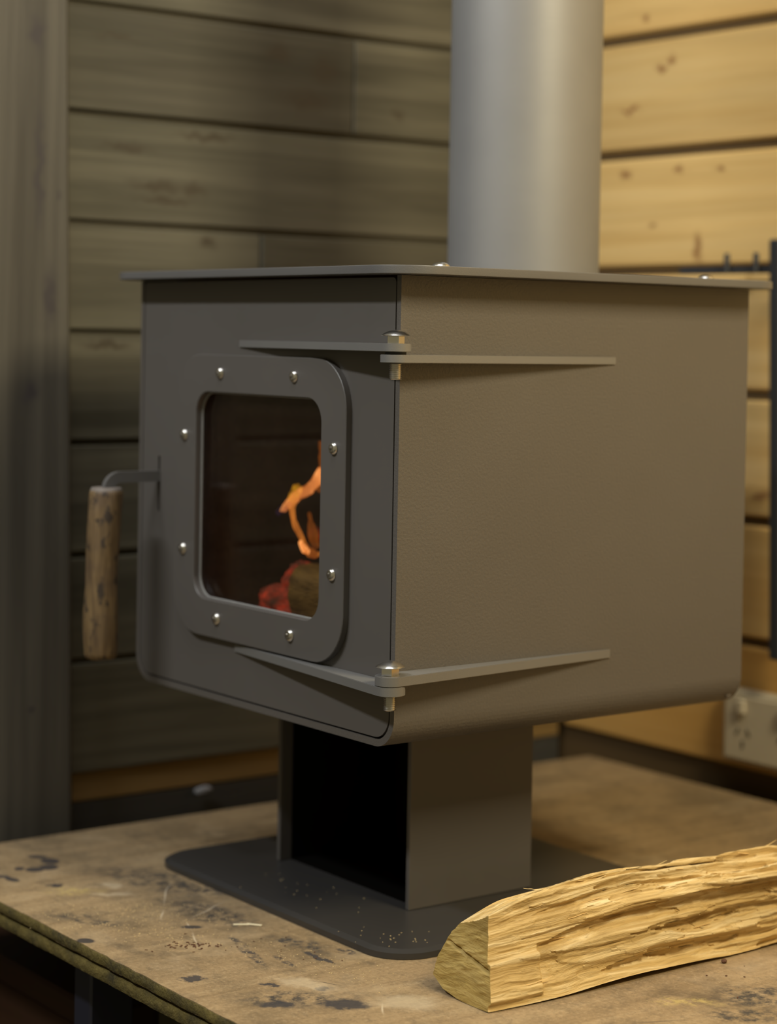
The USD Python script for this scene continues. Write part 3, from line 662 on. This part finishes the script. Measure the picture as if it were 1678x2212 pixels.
# flue
FX, FY, FR = -0.2143, 0.3004, 0.0740
n = 96; zs = [H + 0.0075, H + 0.0075, 1.25, 1.25]; a = np.linspace(0, 2 * math.pi, n, endpoint=False)
ring = lambda rad, z: np.column_stack([FX + rad * np.cos(a), FY + rad * np.sin(a), np.full(n, z)])
obj('flue_pipe', (lambda m: (m[0], m[1]))(loft([ring(FR - 0.0015, H + 0.0076), ring(FR, H + 0.0076), ring(FR, 1.25), ring(FR - 0.0015, 1.25)], closed=True)), 'flue', smooth=40,
    label='wide brushed grey steel flue pipe rising from the stove top', category='flue pipe')

# ------------------------------------------------------------------ fire inside the stove
fire = thing('log_fire', (-0.26, 0.12, 0.028), 'orange flames and red embers seen through the stove glass', 'fire')
def heap():
    nx, ny = 70, 60; X, Y = np.meshgrid(np.linspace(-0.395, -0.035, nx), np.linspace(0.03, 0.35, ny), indexing='ij')
    e = np.minimum(np.minimum(X + 0.395, -0.035 - X), np.minimum(Y - 0.03, 0.35 - Y))
    Z = 0.029 + np.clip(e / 0.05, 0, 1) ** 0.7 * (0.018 + 0.030 * meshkit.fbm(np.stack([X * 28, Y * 28, 0 * X], -1), 4, 8))
    V = np.stack([X, Y, Z], -1).reshape(-1, 3); i = np.arange(nx * ny).reshape(nx, ny)
    q = np.stack([i[:-1, :-1], i[1:, :-1], i[1:, 1:], i[:-1, 1:]], -1).reshape(-1, 4)
    B = V.copy(); B[:, 2] = 0.0285; k = nx * ny
    ring_ = np.concatenate([i[:, 0], i[-1, 1:], i[-2::-1, -1], i[0, -2:0:-1]])
    side = np.stack([ring_, ring_ + k, np.roll(ring_, -1) + k, np.roll(ring_, -1)], 1)
    return np.vstack([V, B]), np.vstack([q, side, q[:, ::-1] + k])
obj('ash_bed', heap(), 'ash', fire, smooth=60, kind='stuff', label='bed of glowing ash')
def lump(c, s, seed, rot=0.0):
    m = trimesh.creation.icosphere(4); v = np.array(m.vertices)
    d = 1 + 0.55 * (meshkit.fbm(v * 1.7 + 5, 4, seed) - 0.5) + 0.12 * (meshkit.noise(v * 7 + 3, seed) - 0.5)
    v = (v * d[:, None]) * np.array(s)
    return v @ rotz(rot).T + np.array(c), np.array(m.faces)
for i, (c, s) in enumerate([((-0.294, 0.083, 0.083), (0.030, 0.022, 0.017)), ((-0.277, 0.09, 0.104), (0.017, 0.016, 0.019)), ((-0.322, 0.10, 0.068), (0.028, 0.02, 0.016)), ((-0.25, 0.075, 0.068), (0.03, 0.02, 0.016)), ((-0.30, 0.12, 0.145), (0.007, 0.007, 0.007))]):
    obj('ember', lump(c, s, 20 + i, 0.3 * i), 'ember', fire, smooth=50)
def stick(p0, p1, rad, seed):
    p0, p1 = np.array(p0, float), np.array(p1, float); T = p1 - p0; L = np.linalg.norm(T); T /= L
    u = np.cross(T, [0, 0, 1.0]); u /= np.linalg.norm(u); w = np.cross(u, T); rg = []
    aa = np.linspace(0, 2 * math.pi, 36, endpoint=False)
    for t in np.linspace(0, 1, 30):
        e = min(t, 1 - t) * L; rr = rad * (1 - 0.35 * max(0, 1 - e / 0.006) ** 2)
        nn = meshkit.fbm(np.column_stack([np.cos(aa) * 1.8, np.sin(aa) * 1.8, np.full(36, t * 2)]), 4, seed) - 0.5
        R2 = rr * (1 + 0.5 * nn)
        rg.append(p0 + T * L * t + np.outer(R2 * np.cos(aa), u) + np.outer(R2 * np.sin(aa), w))
    return loft(rg)
obj('burning_log', stick((-0.256, 0.075, 0.098), (-0.06, 0.15, 0.080), 0.030, 3), 'burning', fire, smooth=50, label='olive-brown log half charred')
obj('burning_log', stick((-0.36, 0.26, 0.085), (-0.09, 0.20, 0.100), 0.032, 6), 'burning', fire, smooth=50, label='charred log at the back')
FLY = 0.088
def tongue(pts, wid, flat=0.45, n=40):
    P = spline([(x, FLY + dy, z) for x, dy, z in pts], n); wv = np.maximum(spline([[w] for w in wid], n)[:, 0], 0.0002)
    v, f = tube(P, wv, 24, flat)
    q = (meshkit.fbm(v * 95, 3, 51) - 0.5) * 0.0065; w2 = (meshkit.fbm(v * 95 + 40, 3, 52) - 0.5) * 0.0065
    return v + np.column_stack([q, np.zeros(len(v)), w2]), f
obj('flame', tongue([(-0.312, 0, 0.1675), (-0.300, 0, 0.174), (-0.283, 0, 0.184), (-0.262, 0, 0.193), (-0.246, 0, 0.205), (-0.241, 0, 0.216)], [0.0008, 0.0052, 0.0066, 0.0066, 0.0075, 0.001]), 'flame_bright', fire, smooth=True)
obj('flame', tongue([(-0.300, 0.004, 0.176), (-0.296, 0.004, 0.184), (-0.289, 0.004, 0.189), (-0.280, 0.004, 0.1905)], [0.004, 0.0078, 0.0068, 0.002]), 'flame_yellow', fire, smooth=True)
obj('flame', tongue([(-0.3195, 0, 0.166), (-0.311, 0, 0.168), (-0.302, 0, 0.172)], [0.001, 0.0045, 0.002]), 'flame_violet', fire, smooth=True)
obj('flame', tongue([(-0.262, 0.01, 0.188), (-0.260, 0.01, 0.203), (-0.257, 0.01, 0.217), (-0.252, 0.01, 0.233)], [0.006, 0.0055, 0.006, 0.012]), 'flame_dim', fire, smooth=True)
obj('flame', tongue([(-0.272, -0.004, 0.183), (-0.285, -0.004, 0.173), (-0.283, -0.004, 0.160), (-0.272, -0.004, 0.148), (-0.263, -0.004, 0.138), (-0.254, -0.004, 0.1325), (-0.240, -0.004, 0.134)], [0.002, 0.0042, 0.0046, 0.0044, 0.0048, 0.0048, 0.002]), 'flame_orange', fire, smooth=True)
obj('flame', tongue([(-0.262, 0, 0.170), (-0.259, 0, 0.160), (-0.255, 0, 0.148), (-0.247, 0, 0.136)], [0.002, 0.005, 0.008, 0.003]), 'flame_dim', fire, smooth=True)
obj('flame', tongue([(-0.268, -0.006, 0.1425), (-0.262, -0.006, 0.1365), (-0.252, -0.006, 0.1325)], [0.003, 0.0042, 0.002]), 'flame_bright', fire, smooth=True)
obj('flame', tongue([(-0.235, 0.02, 0.20), (-0.225, 0.02, 0.235), (-0.232, 0.02, 0.265), (-0.225, 0.02, 0.295)], [0.004, 0.012, 0.013, 0.004]), 'flame_dim', fire, smooth=True)
# further flames behind the door's right half, out of direct sight, that light the firebox
obj('flame', tongue([(-0.19, 0.03, 0.11), (-0.18, 0.03, 0.16), (-0.17, 0.03, 0.20), (-0.18, 0.03, 0.25)], [0.01, 0.018, 0.014, 0.002]), 'flame_orange', fire, smooth=True)

# ------------------------------------------------------------------ split firewood log
LZ = ZT
prof = {   # y station: ring of 12 named points (x, z over the bench): top-back, ridge, right face down to the toe, underside, back
    0.000: [(0.0765, 0.0570), (0.095, 0.0625), (0.1090, 0.0690), (0.1130, 0.0500), (0.1160, 0.0330), (0.1245, 0.0008), (0.104, 0.0), (0.085, 0.0008), (0.066, 0.004), (0.0515, 0.0115), (0.0540, 0.027), (0.0665, 0.047)],
    0.055: [(0.066, 0.066), (0.090, 0.073), (0.1075, 0.0800), (0.1150, 0.0580), (0.1190, 0.0370), (0.1300, 0.0016), (0.106, 0.0), (0.084, 0.0008), (0.062, 0.004), (0.047, 0.014), (0.046, 0.034), (0.054, 0.054)],
    0.130: [(0.058, 0.066), (0.085, 0.079), (0.1050, 0.0850), (0.1190, 0.0630), (0.1220, 0.0400), (0.1310, 0.0050), (0.106, 0.003), (0.084, 0.0025), (0.062, 0.006), (0.044, 0.018), (0.041, 0.040), (0.046, 0.060)],
    0.210: [(0.056, 0.063), (0.085, 0.075), (0.1070, 0.0835), (0.1240, 0.0640), (0.1240, 0.0400), (0.1300, 0.0035), (0.106, 0.001), (0.084, 0.0008), (0.060, 0.005), (0.042, 0.018), (0.040, 0.034), (0.045, 0.050)],
    0.255: [(0.056, 0.061), (0.085, 0.072), (0.1090, 0.0810), (0.1290, 0.0650), (0.1260, 0.0410), (0.1300, 0.0015), (0.106, 0.0005), (0.084, 0.0005), (0.060, 0.006), (0.042, 0.020), (0.040, 0.034), (0.045, 0.048)],
    0.300: [(0.058, 0.060), (0.088, 0.071), (0.1110, 0.0795), (0.1340, 0.0640), (0.1270, 0.0400), (0.1290, 0.0015), (0.106, 0.0005), (0.084, 0.0005), (0.060, 0.006), (0.044, 0.022), (0.041, 0.034), (0.046, 0.047)],
    0.320: [(0.064, 0.058), (0.090, 0.068), (0.1090, 0.0760), (0.1270, 0.0600), (0.1240, 0.0380), (0.1270, 0.0030), (0.106, 0.0015), (0.084, 0.0010), (0.062, 0.007), (0.048, 0.022), (0.046, 0.034), (0.052, 0.046)],
}
ys = np.array(sorted(prof)); A = np.array([prof[y] for y in ys])
from scipy.interpolate import PchipInterpolator
NS, PER = 400, 34
yy = np.linspace(ys[0], ys[-1], NS); AI = PchipInterpolator(ys, A, axis=0)(yy)
rings = []
seg = np.arange(PER) / PER
for i, y in enumerate(yy):
    k = AI[i]; k2 = np.roll(k, -1, axis=0)
    p = (k[:, None] * (1 - seg[None, :, None]) + k2[:, None] * seg[None, :, None]).reshape(-1, 2)
    rings.append(p)
rings = np.array(rings)                                   # NS x M x 2
Mr = rings.shape[1]
tang = np.roll(rings, -1, 1) - np.roll(rings, 1, 1); nrm = np.stack([tang[..., 1], -tang[..., 0]], -1)
nrm /= np.linalg.norm(nrm, axis=-1, keepdims=True)
ctr = rings.mean(1, keepdims=True)
if ((rings - ctr) * nrm).sum(-1).mean() < 0: nrm = -nrm
u = np.cumsum(np.linalg.norm(np.diff(rings[NS // 2], axis=0, append=rings[NS // 2][:1]), axis=1))
U, Yg = np.meshgrid(u, yy)
flow = 0.010 * (meshkit.fbm(np.stack([U * 22, Yg * 7, 0 * U + 1], -1), 3, 31) - 0.5) * 2
Uw = U + flow + 0.05 * (Yg - 0.1) * 0.25
big = meshkit.fbm(np.stack([Uw * 75, Yg * 3.4, 0 * U], -1), 3, 11)
terr = np.floor(big * 8) / 8 * 0.75 + big * 0.25                    # torn layers: flat steps
med = meshkit.fbm(np.stack([Uw * 330, Yg * 6.0, 0 * U + 4], -1), 3, 12)
fine = meshkit.fbm(np.stack([Uw * 1100, Yg * 16, 0 * U + 9], -1), 2, 13)
end_fade = np.clip(Yg / 0.030, 0.25, 1)
amp = 0.0110 * (0.5 + 0.5 * np.clip((Yg - 0.05) / 0.15, 0, 1))
disp = (terr - 0.55) * amp * 0.85 + (med - 0.5) * 0.0026 + (fine - 0.5) * 0.0013
disp *= end_fade
u_at = lambda j: u[int(j * PER) % Mr]
lr = np.random.default_rng(23)
Us = Uw - 0.0
for _ in range(64):                                                  # torn fibre strips: lens-shaped, with one crisp edge
    uc, y0 = lr.uniform(u_at(1.2), u_at(5.1)), lr.uniform(0.02, 0.30)
    ln, wd_, hh = lr.uniform(0.05, 0.20), lr.uniform(0.0022, 0.0085), lr.uniform(-0.0040, 0.0030)
    t = (Yg - y0) / ln; on = np.clip(np.sin(np.pi * np.clip(t, 0, 1)), 0, 1) ** 0.5
    w_ = wd_ * on + 1e-6; q = (Us - uc) / w_
    body = np.where(np.abs(q) < 1, np.where(q > 0, np.clip((1 - q) * 6, 0, 1), np.clip((1 + q) * 1.4, 0, 1)), 0)
    disp += hh * body * (on > 0.05) * np.clip(Yg / 0.04, 0.3, 1)
def groove(uc, y0, y1, depth, width, slope=0.0):
    """A long torn groove: crisp upper lip, sloping floor."""
    t = np.clip((Yg - y0) / (y1 - y0), 0, 1); on = np.clip(np.sin(np.pi * t), 0, 1) ** 0.6
    q = (U - uc - slope * (Yg - y0) + 0.35 * flow) / (width * on + 1e-6)
    return -1.2 * depth * on * np.where(q < -1, 0, np.where(q < 0, np.clip((1 + q) * 5, 0, 1), np.exp(-q * q * 1.2)))
disp += groove(u_at(2.75), 0.04, 0.24, 0.0045, 0.0045, -0.010) + groove(u_at(3.55), 0.11, 0.34, 0.0090, 0.0065, -0.010) + groove(u_at(4.15), 0.16, 0.35, 0.0070, 0.0050, -0.006)
disp += groove(u_at(3.9), 0.045, 0.14, 0.0055, 0.0050, -0.10) + groove(u_at(4.75), 0.10, 0.23, 0.0060, 0.0055, 0.0) + groove(u_at(2.1), 0.10, 0.33, 0.0040, 0.0050, 0.0)
# a squared break near the sawn end: the lower slab stands forward up to it
slab_ = np.clip((0.043 - Yg) / 0.0015, 0, 1) * np.clip((U - u_at(3.9)) / 0.002, 0, 1) * np.clip((u_at(4.9) - U) / 0.002, 0, 1)
disp += 0.0034 * slab_ - 0.0030 * np.clip((Yg - 0.0425) / 0.002, 0, 1) * np.clip((0.075 - Yg) / 0.03, 0, 1) * np.clip((U - u_at(3.7)) / 0.003, 0, 1) * np.clip((u_at(4.7) - U) / 0.004, 0, 1)
under = (np.arange(Mr) // PER >= 5) & (np.arange(Mr) // PER <= 8)
disp[:, under] *= 0.15
R3 = rings + nrm * disp[..., None]
R3[..., 1] = np.maximum(R3[..., 1], 0.0004)
yj = np.repeat(yy[:, None], Mr, 1)
jag = (meshkit.fbm(np.stack([U * 120, 0 * U, 0 * U + 2], -1), 4, 17) - 0.5)
yj = yj + np.clip((Yg - 0.28) / 0.056, 0, 1) ** 2 * jag * 0.045     # ragged far end
skew = lambda x, z: -0.011 * (0.07 - z) / 0.07
yj = yj + np.clip(1 - Yg / 0.05, 0, 1) * skew(0, R3[..., 1])
V = np.stack([R3[..., 0] + 0.0065, yj + 0.0095, R3[..., 1] + LZ], -1)
lg = thing('firewood_log', (0.09, 0.17, LZ), 'split yellow firewood log with torn grain lying at the bench front beside the stove base', 'firewood')
k = np.arange(Mr); k2 = (k + 1) % Mr; F = []
for i in range(NS - 1):
    a_, b2 = i * Mr, (i + 1) * Mr
    F.append(np.stack([a_ + k, b2 + k2, a_ + k2], 1)); F.append(np.stack([a_ + k, b2 + k, b2 + k2], 1))
F = np.vstack(F); VV = V.reshape(-1, 3)
tm = trimesh.Trimesh(VV, F, process=False)
if tm.face_normals[:, 2][tm.triangles_center[:, 2] > LZ + 0.07].mean() < 0: F = F[:, ::-1]
seg_of = (F % Mr // PER).max(1)
bark_f = np.isin(F[:, 0] % Mr // PER, (9, 10, 11, 8))
# far end closed with a fan
c1 = len(VV); VV2 = np.vstack([VV, V[-1].mean(0)])
cap = np.stack([(NS - 1) * Mr + k, (NS - 1) * Mr + k2, np.full(Mr, c1)], 1)
tmc = trimesh.Trimesh(VV2, cap, process=False)
if tmc.face_normals[:, 1].mean() < 0: cap = cap[:, ::-1]
obj('split_face', (VV2, np.vstack([F[~bark_f], cap])), 'split_wood', lg, smooth=35)
obj('bark_side', (VV, F[bark_f]), 'log_bark', lg, smooth=50, label='grey-brown weathered back of the log')
# sawn end, slightly rough, with a split across it
NR = 26; er = []
cc = V[0].mean(0)
for j in range(NR + 1):
    t = 1 - j / NR
    q = cc + (V[0] - cc) * t
    rough = 0.0022 * (meshkit.fbm(np.column_stack([q[:, 0] * 60 + q[:, 2] * 25, q[:, 2] * 330 - q[:, 0] * 80, np.zeros(Mr)]), 3, 41) - 0.5)
    crack = 0.0035 * np.exp(-(((q[:, 2] - LZ - 0.034) + 0.22 * (q[:, 0] - 0.10)) / 0.0011) ** 2) * (q[:, 0] > 0.06)
    q = q.copy(); q[:, 1] += (rough + crack) * min(1, j / 3)
    er.append(q)
E_ = np.vstack(er[:-1] + [cc[None]]); F = []
for i in range(NR - 1):
    a_, b2 = i * Mr, (i + 1) * Mr
    F.append(np.stack([a_ + k, a_ + k2, b2 + k2], 1)); F.append(np.stack([a_ + k, b2 + k2, b2 + k], 1))
F.append(np.stack([(NR - 1) * Mr + k, (NR - 1) * Mr + k2, np.full(Mr, len(E_) - 1)], 1)); F = np.vstack(F)
if trimesh.Trimesh(E_, F, process=False).face_normals[:, 1].mean() > 0: F = F[:, ::-1]
obj('sawn_end', (E_, F), 'sawn_end', lg, smooth=40, label='darker sawn end face')
# splinters standing off the torn faces
def sliver(p, d, L, w, seed):
    d = np.array(d, float); d /= np.linalg.norm(d); s = np.cross(d, [0.3, 0.1, 1.0]); s /= np.linalg.norm(s); h = np.cross(s, d); rr = np.random.default_rng(seed)
    rg = []
    for t in np.linspace(0, 1, 7):
        wv = w * (1 - t) ** 0.7 + 0.00012; hv = 0.35 * wv
        c = np.array(p) + d * L * t + h * L * 0.12 * t * t * rr.uniform(0.5, 1)
        rg.append(np.array([c + s * wv, c + h * hv, c - s * wv, c - h * hv]))
    return loft(rg)
sr = np.random.default_rng(5)
for i in range(34):
    iy = int(sr.uniform(0.30, 0.97) * NS) if i > 8 else int(sr.uniform(0.08, 0.3) * NS)
    j = int((sr.choice([1.6, 1.9, 2.05, 2.3, 2.8, 3.3, 3.8, 4.3, 4.7]) + sr.uniform(-0.3, 0.3)) * PER) % Mr
    nn = nrm[iy, j]
    p = V[iy, j] + np.array([nn[0], 0, nn[1]]) * -0.0004
    sg = sr.choice([-1, 1], p=[0.55, 0.45])
    d = np.array([nn[0] * sr.uniform(0.05, 0.22), sg, nn[1] * sr.uniform(0.05, 0.22)])
    obj('splinter', sliver(p, d, sr.uniform(0.008, 0.026), sr.uniform(0.0005, 0.0014), i), 'splinter' if i % 3 else 'split_wood', lg)
obj('splinter', sliver((0.1285, 0.062, LZ + 0.004), (0.35, 1, 0.1), 0.012, 0.003, 99), 'splinter', lg)

# ------------------------------------------------------------------ on the wall: rack and power point
rk = thing('wall_rack', (-0.30, YW - 0.03, -0.02), 'black steel rack with upright pegs on the pine wall at the right edge', 'rack')
uv_, uf_ = arr(cbox((-0.2665, YW - 0.040, -0.017), (-0.2485, YW - 0.022, 0.452), 0.002)); uv_[:, 0] += (0.45 - uv_[:, 2]) * 0.0285
obj('upright', (uv_, uf_), 'rack_steel', rk)
obj('crossbar', cbox((-0.42, YW - 0.030, 0.4145), (-0.12, YW - 0.022, 0.4235), 0.001), 'rack_steel', rk)
for px in (-0.3368, -0.2905):
    obj('peg', move(lathe([(0.0034, 0), (0.0034, 0.020), (0.0026, 0.0225)], 16), (px, YW - 0.034, 0.4155)), 'rack_steel', rk, smooth=40)
for zz in (0.40, 0.02): obj('standoff', cbox((-0.253, YW - 0.0222, zz), (-0.246, YW + 0.002, zz + 0.01), 0.0005), 'rack_steel', rk)

op = thing('power_point', (-0.28, YW - 0.02, -0.15), 'cream double power point low on the pine wall at the right', 'power outlet')
obj('mounting_block', cbox((-0.3465, YW - 0.016, -0.1465), (-0.20, YW - 0.0012, -0.0625), 0.003), 'outlet', op)
obj('cover_plate', cbox((-0.338, YW - 0.021, -0.1415), (-0.208, YW - 0.0162, -0.0685), 0.002), 'outlet', op)
for cx_ in (-0.3085, -0.243):
    obj('switch', cbox((cx_ - 0.0055, YW - 0.0275, -0.0880), (cx_ + 0.0055, YW - 0.0212, -0.0720), 0.0025), 'outlet', op, label='protruding rocker switch')
    for dx, dz, tilt in ((-0.0085, -0.0305, 0.5), (0.0085, -0.0305, -0.5), (0.0, -0.0445, 0.0)):
        pb = cbox((-0.0014, -0.0006, -0.0045), (0.0014, 0.0006, 0.0045), 0.0002)
        c_, s_ = math.cos(tilt), math.sin(tilt)
        obj('socket_slot', move(pb, (cx_ + dx, YW - 0.0213, -0.0790 + dz), [[c_, 0, s_], [0, 1, 0], [-s_, 0, c_]]), 'outlet_pin', op)

# ------------------------------------------------------------------ crumbs on the bench and the base
obj('paper_scrap', lump((XW + 0.004, 0.205, ZT + 0.003), (0.004, 0.011, 0.0045), 77), 'white_scrap', smooth=40, label='small whitish scrap lying against the dark wall foot behind the bench', category='scrap')
cv = cbox((-0.007, -0.0012, 0), (0.007, 0.0012, 0.0009), 0.0002)
obj('wood_chip', join(move(cv, (-0.178, -0.031, ZT + 0.0001), rotz(1.0)), move(cv, (-0.1706, -0.0225, ZT + 0.0003), rotz(0.6))), 'chip', label='pale sliver of wood on the bench in front of the stove base', category='wood chip')
def crumbs(name, mat, spots, label, cat, zs):
    parts = []
    for (cx_, cy_, sx, sy, a_, n_, s0, s1, z_) in spots:
        for _ in range(n_):
            q = sr.normal(0, 1, 2) * (sx, sy); c_, s_ = math.cos(a_), math.sin(a_)
            s3 = sr.uniform(s0, s1, 3) * (1.4, 0.8, 0.4); m = trimesh.creation.box(s3)
            parts.append(move(m, (cx_ + q[0] * c_ - q[1] * s_, cy_ + q[0] * s_ + q[1] * c_, z_ + s3[2] / 2 + 0.0001), rotz(sr.uniform(0, 3.1))))
    obj(name, join(*parts), mat, label=label, category=cat, kind='stuff')
crumbs('bark_crumbs', 'crumb', [(-0.148, -0.098, 0.012, 0.006, 0.9, 45, 0.0006, 0.0022, ZT), (-0.12, -0.07, 0.03, 0.02, 0.9, 10, 0.0006, 0.0016, ZT), (-0.075, -0.03, 0.03, 0.02, 0.9, 12, 0.0005, 0.0014, ZT), (0.16, 0.24, 0.03, 0.05, 0.3, 12, 0.0006, 0.002, ZT)], 'dark red-brown bark crumbs scattered on the bench', 'crumbs', 0)
crumbs('sawdust', 'dust', [(-0.26, -0.08, 0.045, 0.022, 0.7, 240, 0.0003, 0.0010, ZT), (-0.20, -0.11, 0.05, 0.012, 0.5, 140, 0.0003, 0.0010, ZT), (-0.05, -0.04, 0.05, 0.014, 0.2, 110, 0.0003, 0.0009, ZT)], 'pale sawdust specks over the front of the bench', 'sawdust', 0)
crumbs('sawdust', 'dust', [(-0.05, 0.040, 0.022, 0.012, 0.6, 26, 0.0003, 0.0010, ZB), (-0.2, 0.05, 0.06, 0.014, 0.0, 22, 0.0003, 0.0009, ZB)], 'few yellow sawdust specks on the dark base plate of the stove', 'sawdust', 0)
crumbs('sawdust', 'dust', [(0.14, 0.52, 0.12, 0.05, 0.0, 90, 0.0005, 0.0018, ZT)], 'pale sawdust specks on the bench behind the log', 'sawdust', 0)
obj('bark_crumb', lump((0.145, 0.236, ZT + 0.0018), (0.0022, 0.0026, 0.0018), 61), 'crumb', smooth=40, label='dark crumb on the bench to the right of the log', category='crumb')
